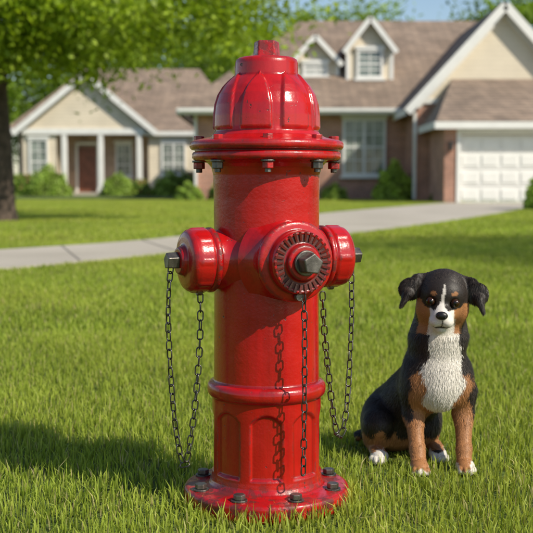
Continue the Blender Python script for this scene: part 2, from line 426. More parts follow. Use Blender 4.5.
def make_shrub(seed,rx,rz,leaf,n,base,flowers=0):
    r=np.random.default_rng(seed)
    d=r.normal(0,1,(n,3)); d/=np.linalg.norm(d,axis=1)[:,None]; d[:,2]=np.abs(d[:,2])*1.0-.15*r.uniform(0,1,n)
    lump=1+.11*np.sin(d[:,0]*5+seed)*np.cos(d[:,1]*6)+.08*np.sin(d[:,2]*9+d[:,0]*7)
    rad=(r.uniform(.55,1.05,n)**.5)*lump
    C=d*rad[:,None]*np.array([rx,rx,rz]); C[:,2]=np.maximum(C[:,2],.02)
    A=r.normal(0,1,(n,3)); A/=np.linalg.norm(A,axis=1)[:,None]
    Nn=d+r.normal(0,.5,(n,3)); B=np.cross(A,Nn); B/=np.linalg.norm(B,axis=1)[:,None]+1e-9
    ls=leaf*r.uniform(.6,1.3,n)[:,None]
    LV=np.stack([C-A*ls,C+B*ls*.55,C+A*ls,C-B*ls*.55],1).reshape(-1,3)
    k=np.arange(n)*4; u=r.uniform(.6,1.7,n)[:,None]; c=np.array(base)*u*(lump[:,None]**2)
    if flowers:
        fm=(r.uniform(0,1,n)<flowers)&(rad>.9); c[fm]=np.array([.62,.12,.16])
    c=np.repeat(c,4,0)
    V=LV; Q=np.stack([k,k+1,k+2,k+3],1); b=len(V); tv=[];tq=[]
    for j in range(5):
        a=j*1.26; p0=np.array([.03*math.cos(a),.03*math.sin(a),-.02]); p1=np.array([rx*.5*math.cos(a),rx*.5*math.sin(a),rz*.7])
        for p,ra in((p0,.025),(p1,.01)):
            for q in range(4): tv.append(p+ra*np.array([math.cos(q*1.57),math.sin(q*1.57),0]))
        for q in range(4): tq.append((b+j*8+q,b+j*8+(q+1)%4,b+j*8+4+(q+1)%4,b+j*8+4+q))
    return np_mesh('shrub_mesh',np.concatenate([V,np.array(tv)]),np.concatenate([Q,np.array(tq)]),None,np.concatenate([c,np.ones((len(tv),3))*.07]),[BUSH,BARK],np.concatenate([np.zeros(n),np.ones(len(tq))]))
sh=[make_shrub(1,.5,.95,.045,5000,(.28,.38,.055)),make_shrub(2,.6,.75,.045,5000,(.20,.29,.045)),make_shrub(5,.5,.7,.045,4500,(.14,.23,.035),.12)]
for i,(x,y,s,k) in enumerate([(4.25,36.3,1.35,0),(5.35,34.3,.5,2),(2.3,37,.75,1),(1.1,37,.8,2),(-.2,37,.8,1),(-1.6,37,.85,2),(-2.6,36.6,.8,1),
    (-12.2,50.2,1.6,1),(-11.1,50.4,1.45,2),(-10.1,50.3,1.75,1),(-6.8,50.2,1.3,1),(-5.8,50.6,1.1,2),(-4.4,50.4,1.4,1),(-3.4,50.4,1.6,2),(6.42,24.0,1.4,0),(-13.4,50.6,1.6,2),(-2.5,50.5,1.6,1)]):
    o=bpy.data.objects.new('shrub',sh[k]); o.location=(x,y,0); o.scale=(s,s,s); o.rotation_euler=(0,0,i*1.1); COL.objects.link(o)

# ------------------------------------------------------------------ houses
def window(par,x0,x1,z0,z1,y,nx,nz,leaves=1):
    fw=.09
    box('window_glass',x0+fw,x1-fw,y-.03,y+.0,z0+fw,z1-fw,GLASS,par)
    box('window_frame',x0,x0+fw,y-.09,y+.01,z0,z1,WHITE,par); box('window_frame',x1-fw,x1,y-.09,y+.01,z0,z1,WHITE,par)
    box('window_frame',x0+fw,x1-fw,y-.088,y+.01,z1-fw,z1,WHITE,par); box('window_frame',x0+fw,x1-fw,y-.088,y+.01,z0,z0+fw,WHITE,par)
    box('window_sill',x0-.08,x1+.08,y-.15,y+.01,z0-.09,z0-.002,WHITE,par)
    box('window_head',x0-.06,x1+.06,y-.12,y+.01,z1+.002,z1+.12,WHITE,par)
    for l in range(leaves):
        a=x0+fw+(x1-x0-2*fw)*l/leaves; b=x0+fw+(x1-x0-2*fw)*(l+1)/leaves
        if l: box('mullion',a-.045,a+.045,y-.085,y-.031,z0+fw,z1-fw,WHITE,par)
        for i in range(1,nx): xm=a+(b-a)*i/nx; box('muntin',xm-.016,xm+.016,y-.055,y-.031,z0+fw,z1-fw,WHITE,par)
        for j in range(1,nz):
            zm=z0+fw+(z1-z0-2*fw)*j/nz; hw=.03 if j==nz//2 else .016
            box('muntin',a+(.046 if l else 0),b-(.046 if l<leaves-1 else 0),y-.058,y-.032,zm-hw,zm+hw,WHITE,par)
H1=empty('brick_house',(3,40,0))
box('main_wall',-2.5,6.6,38,49.5,0,3.2,BRICK,H1)
box('frieze_board',-2.55,4.72,37.9,37.998,2.98,3.22,WHITE,H1)
A=(-3.0,37.4,3.15);B=(9.2,37.4,3.15);C=(9.2,43.8,7.0);D=(1.35,43.8,7.0);E=(-3.0,50.2,3.15);F=(9.2,50.2,3.15)
slab('roof_front',[A,B,C,D],.14,ROOF,H1); slab('roof_back',[D,C,F,E],.14,ROOF,H1); slab('roof_hip',[A,D,E],.14,ROOF,H1)
beam('fascia',(-3.02,37.36,3.04),(4.6,37.36,3.04),.05,.2,WHITE,H1); beam('gutter',(-3.02,37.28,3.08),(4.6,37.28,3.08),.1,.11,WHITE,H1)
beam('fascia',(-3.05,37.38,3.03),(-3.05,50.2,3.03),.05,.2,WHITE,H1)
box('soffit',-2.98,4.7,37.38,37.99,2.94,2.975,WHITE,H1)
box('side_wall',6.6,12.0,38.2,49.4,0,3.2,BRICK,H1)
window(H1,2.63,4.13,.85,2.82,38,2,4,2)
window(H1,-.2,1.1,.85,2.82,38,2,4,1)
box('downspout',-2.5,-2.4,37.9,37.99,.1,2.95,WHITE,H1)
def dormer(xc,hw,ze,za,y0,zb,winw):
    pts=[(xc-hw,zb),(xc+hw,zb),(xc+hw,ze),(xc,za-.06),(xc-hw,ze)]
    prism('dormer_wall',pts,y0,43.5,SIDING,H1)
    o=.16; sl=(za-ze)/hw
    for s in(-1,1):
        slab('dormer_roof',[(xc,y0-.25,za+.06),(xc+s*(hw+o),y0-.25,ze-o*sl+.06),(xc+s*(hw+o),43.2,ze-o*sl+.06),(xc,43.2,za+.06)],.08,ROOF,H1)
        beam('dormer_rake',(xc,y0-.28,za-.04),(xc+s*(hw+o),y0-.28,ze-o*sl-.04),.05,.17,WHITE,H1)
        box('dormer_corner',xc+s*hw-.06,xc+s*hw+.06,y0-.03,y0+.06,zb,ze-.05,WHITE,H1)
    window(H1,xc-winw,xc+winw,zb+.12,ze-.12,y0,2,4,1)
dormer(3.68,.78,5.45,6.45,39.3,4.2,.47)
dormer(1.75,.80,5.0,5.85,39.6,4.3,.45)
gx0,gx1,ga=4.8,10.2,7.5
prism('wing_wall',[(gx0,0),(gx1,0),(gx1,3.2),(gx0,3.2)],35,43.7,BRICK,H1)
prism('wing_gable',[(gx0,3.202),(gx1,3.202),(ga,6.05)],35.0,43.7,SIDING,H1)
for s,xe in((-1,gx0-.35),(1,gx1+.35)):
    slab('wing_roof',[(ga,34.75,6.32),(xe,34.75,2.98),(xe,43.6,2.98),(ga,43.6,6.32)],.13,ROOF,H1)
    beam('wing_rake',(ga,34.7,6.16),(xe,34.7,2.84),.07,.26,WHITE,H1)
    beam('wing_rake_trim',(ga,34.95,5.95),(xe+s*-.35,34.95,3.0),.06,.14,WHITE,H1)
beam('wing_fascia',(gx0-.4,34.8,2.84),(gx0-.4,38,2.84),.06,.2,WHITE,H1)
box('wing_belt',gx0-.02,gx1+.02,34.93,34.998,3.12,3.28,WHITE,H1)
box('downspout',gx0-.12,gx0-.03,34.9,35.0,.1,2.85,WHITE,H1)
box('garage_wall_pier',5.2,5.55,32,35,0,2.35,BRICK,H1); box('garage_wall_pier',10.45,10.9,32,35,0,2.35,BRICK,H1)
box('garage_header',5.552,10.448,32.002,32.25,2.02,2.35,SIDING,H1)
for i in range(4):
    z0=.02+i*.5
    box('garage_door_panel',5.66,10.34,32.12,32.18,z0,z0+.485,WHITE,H1)
    for j in range(8):
        x=5.74+j*.575; box('garage_door_inset',x,x+.47,32.095,32.119,z0+.09,z0+.4,WHITE,H1,.012)
box('garage_trim',5.555,5.66,31.96,32.1,0,2.03,WHITE,H1); box('garage_trim',10.34,10.445,31.96,32.1,0,2.03,WHITE,H1); box('garage_trim',5.555,10.445,31.958,32.1,2.032,2.15,WHITE,H1)
box('garage_back_dark',5.56,10.44,32.2,32.24,0,2.02,DOORM,H1)
slab('garage_roof',[(4.9,31.75,2.38),(11.2,31.75,2.38),(11.2,34.99,3.9),(5.9,34.99,3.9)],.12,ROOF,H1)
slab('garage_roof_hip',[(4.9,31.75,2.38),(5.9,34.99,3.9),(4.9,34.99,2.38)],.1,ROOF,H1)
beam('garage_fascia',(4.86,31.7,2.27),(11.2,31.7,2.27),.06,.2,WHITE,H1); beam('garage_fascia',(4.86,31.72,2.27),(4.86,34.95,2.27),.06,.2,WHITE,H1)
box('garage_soffit',4.92,11,31.76,31.99,2.18,2.21,WHITE,H1)
LAMP=m_simple('black_lantern_metal',(.03,.03,.03),.5,.2,20)
box('coach_lamp',5.33,5.43,31.86,31.97,1.55,1.8,LAMP,H1,.01)

H2=empty('ranch_house',(-7,55,0))
box('main_wall',-12,-1.5,53,61.5,0,3.2,BRICK2,H2)
a=(-12.5,52.5,3.2);b=(-1.0,52.5,3.2);c=(-3.5,57.3,6.5);d=(-9.4,57.3,6.5);e=(-12.5,62,3.2);g=(-1.0,62,3.2)
slab('roof_front',[a,b,c,d],.15,ROOF,H2); slab('roof_back',[d,c,g,e],.15,ROOF,H2); slab('roof_left',[a,d,e],.15,ROOF,H2); slab('roof_right',[b,g,c],.15,ROOF,H2)
beam('fascia',(-12.5,52.45,3.08),(-1,52.45,3.08),.06,.22,WHITE,H2)
prism('gable_wall',[(-11.4,3.12),(-5.7,3.12),(-8.4,5.45)],51.2,57,SIDING,H2)
for xe in(-11.8,-5.1):
    slab('gable_roof',[(-8.4,50.95,5.75),(xe,50.95,3.0),(xe,57,3.0),(-8.4,57,5.75)],.13,ROOF,H2)
    beam('gable_rake',(-8.4,50.9,5.6),(xe,50.9,2.87),.07,.26,WHITE,H2)
box('porch_beam',-11.4,-5.7,51.1,51.4,2.85,3.118,WHITE,H2); box('porch_ceiling',-11.4,-5.7,51.401,52.99,2.95,3.1,WHITE,H2)
box('porch_floor',-11.4,-5.7,51.0,52.99,0,.14,CONC,H2)
box('porch_side_wall',-11.4,-9.85,51.25,52.98,.14,2.949,SIDING,H2)
for x in(-9.45,-7.75,-5.95):
    box('porch_column',x-.12,x+.12,51.12,51.36,.14,2.848,WHITE,H2,.02); box('column_base',x-.17,x+.17,51.07,51.41,.141,.34,WHITE,H2)
window(H2,-11.1,-10.2,1.0,2.65,51.25,2,3,1)
box('front_door',-9.1,-8.2,52.9,52.99,.14,2.3,DOORM,H2); box('door_frame',-9.22,-9.1,52.86,52.99,.14,2.42,WHITE,H2); box('door_frame',-8.2,-8.08,52.86,52.99,.14,2.42,WHITE,H2); box('door_frame',-9.22,-8.08,52.86,52.99,2.422,2.55,WHITE,H2)
window(H2,-7.3,-6.5,.9,2.5,53,2,3,1)
box('bay_wall',-5.55,-3.2,51.6,52.99,0,3.0,SIDING,H2); window(H2,-4.95,-3.8,.95,2.5,51.6,2,3,2)
slab('bay_roof',[(-5.9,51.35,3.0),(-2.9,51.35,3.0),(-2.9,54,4.1),(-5.9,54,4.1)],.12,ROOF,H2); beam('bay_fascia',(-5.9,51.3,2.9),(-2.9,51.3,2.9),.06,.2,WHITE,H2)

# ------------------------------------------------------------------ hydrant
HY=empty('fire_hydrant',(0,2.123,0))
def sstep(a,b,x):
    t=np.clip((x-a)/(b-a),0,1); return t*t*(3-2*t)
def densify(prof,step=.0022):
    out=[prof[0]]
    for (r0,z0),(r1,z1) in zip(prof[:-1],prof[1:]):
        m=max(1,int(math.hypot(r1-r0,z1-z0)/step))
        for i in range(1,m+1): out.append((r0+(r1-r0)*i/m,z0+(z1-z0)*i/m))
    return np.array(out)
def revolve(name,prof,nseg,mat,parent,mod=None,step=.0022,frame=None,dens=True):
    P=densify(prof,step) if dens else np.array(prof)
    th=np.arange(nseg)*2*np.pi/nseg
    R=np.repeat(P[:,0:1],nseg,1); Z=np.repeat(P[:,1:2],nseg,1); T=np.repeat(th[None,:],len(P),0)
    if mod is not None: R=mod(R,Z,T)
    X=R*np.cos(T);Y=R*np.sin(T)
    V=np.stack([X,Y,Z],2).reshape(-1,3)
    i=np.arange(len(P)-1)[:,None]; k=np.arange(nseg)[None,:]; k2=(k+1)%nseg
    Q=np.stack([i*nseg+k,i*nseg+k2,(i+1)*nseg+k2,(i+1)*nseg+k],2).reshape(-1,4)
    me=np_mesh(name,V,Q,None,None,[mat],None,True)
    ob=bpy.data.objects.new(name,me)
    if frame is not None: ob.matrix_world=frame
    else: ob.location=(0,2.123,0)
    link(ob,parent); return ob
def panels(R,Z,T):
    n=8; w=2*math.pi/n; t=((T+w/2)%w)-w/2; s=t/(w*.5)*.107*w*.5
    hw=.031; zt=.192; zb=.066
    arch=zt-hw*.55*(np.abs(s)/hw)**2
    d=np.minimum(np.minimum(hw-np.abs(s),Z-zb),arch-Z)
    m=sstep(-.001,.004,d)*(Z>.05)*(Z<.2)
    R=R-.0055*m
    n2=8; w2=2*math.pi/n2; t2=((T+w2/2+.2)%w2)-w2/2
    zz=(Z-.728)/(.834-.728)
    half=w2*.5*.80*np.sqrt(np.clip(1-np.clip(zz,0,1)**3.2,0,1))
    d2=(half-np.abs(t2))*.09
    m2=sstep(-.0005,.0035,d2)*sstep(.0,.06,zz)*(zz<1.0)*(zz>0)
    return R+.0055*m2
prof=[(.02,.001),(.160,.001),(.162,.004),(.163,.01),(.163,.028),(.161,.033),(.156,.0355),(.122,.0375),(.114,.041),(.1095,.049),(.108,.06),(.1075,.10),(.107,.205),(.1075,.212),
(.111,.2145),(.1145,.218),(.1165,.224),(.1165,.232),(.1145,.238),(.111,.2415),(.105,.243),(.1035,.247),(.1025,.36),(.1025,.60),(.1035,.645),(.107,.658),(.114,.666),(.124,.670),(.139,.6715),
(.1425,.674),(.144,.677),(.144,.684),(.142,.687),(.1385,.6885),(.1385,.6905),(.145,.692),(.148,.695),(.149,.698),(.149,.703),(.147,.707),(.142,.7095),(.116,.715),(.106,.7195),(.1005,.727),
(.0985,.735),(.0980,.757),(.0955,.778),(.0895,.797),(.080,.813),(.070,.8245),(.0640,.8305),(.0615,.8335),(.0615,.837),(.0605,.858),(.0585,.864),(.0535,.8675),(.045,.869),(.0,.8705)]
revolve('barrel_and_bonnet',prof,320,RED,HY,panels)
def ngon_prism(name,cx,cy,z0,z1,r,n,mat,parent,rot=0,bev=.0015,frame=None,taper=1.0):
    v=[];
    for z,s in((z0,1),(z1,taper)):
        for i in range(n):
            a=rot+2*math.pi*i/n; v.append((cx+r*s*math.cos(a),cy+r*s*math.sin(a),z))
    f=[tuple(range(n-1,-1,-1)),tuple(range(n,2*n))]+[(i,(i+1)%n,(i+1)%n+n,i+n) for i in range(n)]
    me=bpy.data.meshes.new(name); me.from_pydata(v,[],f); me.update(); me.materials.append(mat)
    ob=bpy.data.objects.new(name,me)
    if frame is not None: ob.matrix_world=frame
    else: ob.location=(0,2.123,0)
    link(ob,parent)
    b=ob.modifiers.new('Bevel','BEVEL'); b.width=bev; b.segments=3
    return ob
ngon_prism('operating_nut',0,0,.868,.9,.0285,5,RED,HY,.3,.003,None,.9)
for i in range(8):
    a=i*math.pi/4+math.radians(-90)+.02
    cx,cy=.1305*math.cos(a),.1305*math.sin(a)
    ngon_prism('flange_bolt_head',cx,cy,.709,.7185,.0105,6,RED,HY,a)
    ngon_prism('flange_washer',cx,cy,.6675,.6715,.0135,20,IRON,HY,a,.0008)
    ngon_prism('flange_nut',cx,cy,.655,.6675,.0115,6,IRON if i%2 else RED,HY,a*1.7)
    ngon_prism('flange_bolt_end',cx,cy,.648,.6555,.006,12,IRON,HY,a,.001)
    b=a+.39; cx,cy=.138*math.cos(b),.138*math.sin(b)
    ngon_prism('base_washer',cx,cy,.0358,.0395,.0155,20,IRON,HY,a,.0008)
    ngon_prism('base_bolt',cx,cy,.0395,.0495,.0118,6,IRON,HY,a*1.3)
PHI=math.radians(24)
def outframe(dirxy,z):
    d=Vector((dirxy[0],dirxy[1],0)).normalized(); zc=d; yc=Vector((0,0,1)); xc=yc.cross(zc)
    return Matrix((( xc.x,yc.x,zc.x,0),(xc.y,yc.y,zc.y,2.123),(xc.z,yc.z,zc.z,z),(0,0,0,1)))
for sgn in(-1,1):
    fr=outframe((sgn*math.cos(PHI),sgn*math.sin(PHI)),.482)
    pr=[(.078,.074),(.068,.085),(.061,.093),(.0575,.100),(.0560,.107),(.0555,.114),(.0605,.1145),(.062,.117),(.062,.122),(.0598,.125),(.0572,.126),(.0600,.128),(.0610,.132),(.0605,.154),(.0585,.163),(.054,.168),(.046,.1705),(.032,.172),(.029,.1735),(.027,.179),(.0245,.183),(.0,.184)]
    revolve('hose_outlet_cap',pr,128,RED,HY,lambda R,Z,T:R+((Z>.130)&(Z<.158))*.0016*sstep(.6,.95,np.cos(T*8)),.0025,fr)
    ngon_prism('cap_nut',0,0,.183,.206,.0175,5,IRON,HY,.4,.002,fr,.93)
    ngon_prism('chain_lug',0,-.0595,.136,.146,.008,14,IRON,HY,0,.001,fr)
fr=outframe((math.sin(PHI),-math.cos(PHI)),.484)
pr=[(.092,.076),(.083,.087),(.077,.097),(.0735,.106),(.0715,.114),(.0715,.122),(.0735,.1225),(.0755,.125),(.0755,.133),(.0735,.1365),(.070,.138),(.064,.139),(.0595,.1395),(.0585,.142),(.0585,.158),(.0565,.162),(.053,.1635),(.0515,.161),(.037,.161),(.034,.1625),(.0325,.169),(.0305,.1725),(.0,.174)]
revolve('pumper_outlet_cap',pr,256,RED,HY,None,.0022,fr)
tv=[];tf=[]
for i in range(30):
    a=2*math.pi*i/30; ca,sa=math.cos(a),math.sin(a)
    for r_,hw,z in((.040,.0016,.1605),(.0565,.0024,.1605),(.0565,.0024,.1645),(.040,.0016,.1635)):
        for s in(-1,1): tv.append((r_*ca-s*hw*sa,r_*sa+s*hw*ca,z))
    b=i*8; tf+=[(b,b+2,b+3,b+1),(b+4,b+6,b+7,b+5),(b,b+6,b+4,b+2),(b+1,b+3,b+5,b+7),(b+2,b+4,b+5,b+3),(b,b+1,b+7,b+6)]
DR=m_simple('dark_cap_groove_face',(.10,.03,.025),.5,.5,70,.0008,.2)  # mottled dark brown-red for the groove floor between the cap teeth
me=bpy.data.meshes.new('cap_teeth'); me.from_pydata(tv,[],tf); me.update(); me.materials.append(RED)
o=bpy.data.objects.new('cap_teeth',me); o.matrix_world=fr; link(o,HY)
revolve('cap_groove',[(.0512,.1614),(.0372,.1614)],96,DR,HY,None,.003,fr)
ngon_prism('pumper_nut_collar',0,0,.1735,.180,.0235,32,IRON,HY,0,.002,fr)
ngon_prism('pumper_nut',0,0,.1798,.207,.0215,5,IRON,HY,.2,.0025,fr,.93)
ngon_prism('chain_lug',0,-.064,.142,.152,.008,14,IRON,HY,0,.001,fr)
def link_geo(Lh,Wh,wr,n=22,m=8):
    V=[];st=Lh-Wh
    for i in range(n):
        a=2*math.pi*i/n; cx=Wh*math.cos(a); cz=Wh*math.sin(a)+(st if math.sin(a)>=0 else -st)
        nrm=np.array([math.cos(a),0,math.sin(a)])
        for k in range(m):
            b=2*math.pi*k/m; V.append(np.array([cx,0,cz])+wr*(nrm*math.cos(b)+np.array([0,1,0])*math.sin(b)))
    Q=[]
    for i in range(n):
        for k in range(m): Q.append((i*m+k,((i+1)%n)*m+k,((i+1)%n)*m+(k+1)%m,i*m+(k+1)%m))
    return np.array(V),np.array(Q)
LV,LQ=link_geo(.0098,.0055,.0014)
def chain(name,pts):
    P=[Vector(p) for p in pts]
    D=[]
    for i in range(len(P)-1):
        p0=P[max(i-1,0)];p1=P[i];p2=P[i+1];p3=P[min(i+2,len(P)-1)]
        for k in range(40):
            t=k/40; D.append(.5*((2*p1)+(p2-p0)*t+(2*p0-5*p1+4*p2-p3)*t*t+(3*p1-p0-3*p2+p3)*t**3))
    D.append(P[-1]); pitch=.0098*2-.0014*2-.001
    cs=[D[0]]; acc=0
    for a,b in zip(D[:-1],D[1:]):
        acc+=(b-a).length
        if acc>=pitch: cs.append(b); acc=0
    Vs=[];Qs=[]
    for i,c in enumerate(cs):
        d=(cs[min(i+1,len(cs)-1)]-cs[max(i-1,0)]).normalized()
        ref=Vector((0.25,1,0)); x=ref.cross(d).normalized(); y=d.cross(x)
        an=(math.radians(90) if i%2 else 0)+random.uniform(-.35,.35)+.5
        M=np.array([list(x*math.cos(an)+y*math.sin(an)),list(y*math.cos(an)-x*math.sin(an)),list(d)])
        Vs.append(LV@M+np.array(list(c))); Qs.append(LQ+i*len(LV))
    me=np_mesh(name,np.concatenate(Vs),np.concatenate(Qs),None,None,[CHAIN],None,True)
    link(bpy.data.objects.new(name,me),HY)
cy=2.123
chain('cap_chain_loop',[(-.180,cy-.080,.468),(-.184,cy-.080,.425),(-.186,cy-.072,.35),(-.180,cy-.064,.22),(-.170,cy-.062,.13),(-.158,cy-.064,.088),(-.147,cy-.066,.13),(-.135,cy-.066,.22),(-.127,cy-.062,.33),(-.126,cy-.056,.418)])
chain('cap_chain_loop',[(.172,cy+.076,.468),(.172,cy+.072,.42),(.172,cy+.062,.36),(.166,cy+.04,.25),(.158,cy+.02,.17),(.146,cy+.01,.125),(.134,cy+.005,.16),(.124,cy-.0,.24),(.114,cy-.01,.33),(.108,cy-.025,.42)])
fx,fy=.148*math.sin(PHI),-.148*math.cos(PHI)
chain('pumper_cap_chain',[(fx+.008,cy+fy-.0,.418),(fx+.010,cy+fy+.002,.36),(fx+.010,cy+fy+.0,.25),(fx+.009,cy+fy+.0,.15),(fx+.008,cy+fy,.085)])

# ------------------------------------------------------------------ dog
DOG=empty('puppy_dog',tuple(DOGO))
def nz(v): v=np.array(v,float); return v/np.linalg.norm(v)
HF=nz((-.17,-.96,-.10)); HU=nz(np.cross(HF,(.06,0,1)))
if HU[0]<0: HU=-HU
HW=nz(np.cross(HF,HU)); HW=HW if HW[2]>0 else -HW
HC=np.array([.004,.0,.374])
HM=np.stack([HU,HF,HW],0)
def hp(p): return HC+p[0]*HU+p[1]*HF+p[2]*HW
def ell(P,c,r,M=None):
    q=P-np.array(c)
    if M is not None: q=q@np.asarray(M).T
    r=np.array(r); k0=np.linalg.norm(q/r,axis=1); k1=np.linalg.norm(q/(r*r),axis=1)+1e-9
    return k0*(k0-1)/k1
def cone(P,a,b,ra,rb):
    a=np.array(a,float);b=np.array(b,float);ba=b-a; t=np.clip(((P-a)@ba)/(ba@ba),0,1)
    return np.linalg.norm(P-a-t[:,None]*ba,axis=1)-(ra+(rb-ra)*t)
def smin(a,b,k):
    h=np.clip(.5+.5*(b-a)/k,0,1); return b*(1-h)+a*h-k*h*(1-h)
def rotx(a): c,s=math.cos(a),math.sin(a); return np.array([[1,0,0],[0,c,s],[0,-s,c]])
def roty(a): c,s=math.cos(a),math.sin(a); return np.array([[c,0,-s],[0,1,0],[s,0,c]])
def sdf_paw(P,px,py,yaw):
    c,s=math.cos(yaw),math.sin(yaw)
    d=ell(P,(px,py,.0155),(.0205,.028,.0165))
    for i,(tx,ty) in enumerate([(-.0145,-.021),(-.0052,-.0275),(.0052,-.0275),(.0145,-.021)]):
        x=px+tx*c-ty*s; y=py+tx*s+ty*c
        d=smin(d,ell(P,(x,y,.011),(.0062,.0105,.0098)),.0025)
    return d
def sdf(P):
    k=.022
    d=cone(P,(-.005,.058,.205),(-.065,.165,.105),.062,.066)
    d=smin(d,ell(P,(.002,.040,.20),(.062,.058,.074)),k)
    d=smin(d,ell(P,(-.075,.18,.075),(.080,.072,.074)),k)
    d=smin(d,cone(P,(-.002,.05,.245),(.004,.033,.335),.062,.055),k)
    d=smin(d,ell(P,(.002,.034,.292),(.060,.052,.045)),k)
    d=smin(d,ell(P,(-.050,.045,.19),(.027,.04,.05)),k); d=smin(d,ell(P,(.054,.045,.19),(.027,.04,.05)),k)
    for px,py in((-.045,-.018),(.055,-.012)):
        l=cone(P,(px*1.10,.045,.170),(px*1.10,.056,.118),.029,.022)
        l=smin(l,cone(P,(px*1.10,.050,.118),(px*1.02,.012,.048),.021,.0150),.012)
        l=smin(l,cone(P,(px*1.02,.012,.048),(px,py+.012,.02),.0165,.016),.008)
        l=smin(l,sdf_paw(P,px,py,0),.006)
        d=smin(d,l,.008)
    l=ell(P,(-.118,.145,.078),(.038,.064,.064),rotx(.35))
    l=smin(l,cone(P,(-.122,.095,.088),(-.130,.165,.03),.034,.018),.012)
    l=smin(l,cone(P,(-.130,.165,.026),(-.124,.09,.018),.0165,.0155),.008)
    l=smin(l,sdf_paw(P,-.122,.078,-.25),.006); d=smin(d,l,.006)
    l=ell(P,(-.01,.16,.08),(.04,.06,.06),rotx(.35))
    l=smin(l,cone(P,(.008,.17,.026),(.012,.105,.018),.0165,.0155),.008)
    l=smin(l,sdf_paw(P,.012,.095,.1),.006); d=smin(d,l,.008)
    d=smin(d,cone(P,(-.11,.235,.04),(-.155,.25,.02),.018,.012),.012)
    Q=(P-HC)@HM.T
    h=ell(Q,(0,-.006,.018),(.054,.056,.051))
    h=smin(h,ell(Q,(0,.020,.018),(.043,.033,.033)),.012)
    for s in(-1,1):
        h=smin(h,ell(Q,(s*.030,.006,-.014),(.026,.030,.030)),.014)
    h=smin(h,cone(Q,(0,.028,-.016),(0,.068,-.020),.030,.0205),.010)
    for s in(-1,1):
        h=smin(h,ell(Q,(s*.0115,.066,-.028),(.0145,.021,.0145)),.004)
    h=smin(h,cone(Q,(0,.02,-.036),(0,.066,-.0425),.021,.0125),.004)
    for s in(-1,1):
        e=ell(Q,(s*.0260,.0515,.0075),(.0112,.0105,.0105)); h=-smin(-h,e,.004)
    d=smin(d,h,.018)
    for s in(-1,1):
        e=cone(Q,(s*.034,-.010,.044),(s*.058,.000,.046),.014,.0085)
        e=smin(e,cone(Q,(s*.058,.000,.046),(s*.078,.006,.036),.0085,.0060),.006)
        e=smin(e,ell(Q,(s*.070,.012,.026),(.0255,.0062,.0235),roty(s*.55)),.005)
        e=smin(e,cone(Q,(s*.074,.018,.018),(s*.086,.026,-.010),.0095,.0036),.008)
        d=smin(d,e,.006)
    return d
def grad(P,e=.0008):
    g=np.zeros_like(P)
    for i in range(3):
        o=np.zeros(3);o[i]=e; g[:,i]=(sdf(P+o)-sdf(P-o))/(2*e)
    return g
h_=.003; lo=np.array([-.2,-.14,-.008]); nn=np.array([112,144,160])
cn=nn//4; ci=np.stack(np.meshgrid(*[np.arange(m) for m in cn],indexing='ij'),-1).reshape(-1,3)
cv=sdf(lo+(ci*4+1.5)*h_).reshape(cn)
val=np.repeat(np.repeat(np.repeat(cv,4,0),4,1),4,2)
nearm=np.abs(val)<.022; fi=np.argwhere(nearm)
val[nearm]=sdf(lo+fi*h_)
ins=val<0
cnt=sum(ins[a:nn[0]-1+a,b:nn[1]-1+b,c:nn[2]-1+c].astype(int) for a in(0,1) for b in(0,1) for c in(0,1))
act=(cnt>0)&(cnt<8); idx=-np.ones(act.shape,int); ids=np.argwhere(act); idx[act]=np.arange(len(ids))
DV=lo+(ids+.5)*h_
for it in range(4):
    dd=sdf(DV); g=grad(DV); DV=DV-np.clip(dd/(np.sum(g*g,1)+1e-6),-.003,.003)[:,None]*g
quads=[]
for axs in range(3):
    s0=[slice(None)]*3; s1=[slice(None)]*3; s0[axs]=slice(0,-1); s1[axs]=slice(1,None)
    A=ins[tuple(s0)];B=ins[tuple(s1)]; e=np.argwhere(A!=B); fl=A[A!=B]
    o1,o2=[(1,2),(2,0),(0,1)][axs]
    ok=(e[:,o1]>0)&(e[:,o2]>0)&(e[:,o1]<nn[o1]-1)&(e[:,o2]<nn[o2]-1); e=e[ok]; fl=fl[ok]
    def cell(a,b):
        c=e.copy(); c[:,o1]-=a; c[:,o2]-=b; return idx[c[:,0],c[:,1],c[:,2]]
    q=np.stack([cell(1,1),cell(0,1),cell(0,0),cell(1,0)],1); q[~fl]=q[~fl][:,::-1]; quads.append(q)
quads=np.concatenate(quads); quads=quads[(quads>=0).all(1)]
EYEP=(.0255,.0465,.0080)
EYES=[hp((s*EYEP[0],EYEP[1],EYEP[2])) for s in(-1,1)]
BLACK=np.array([.024,.018,.015]); TAN=np.array([.42,.19,.075]); WHT=np.array([.78,.73,.66])
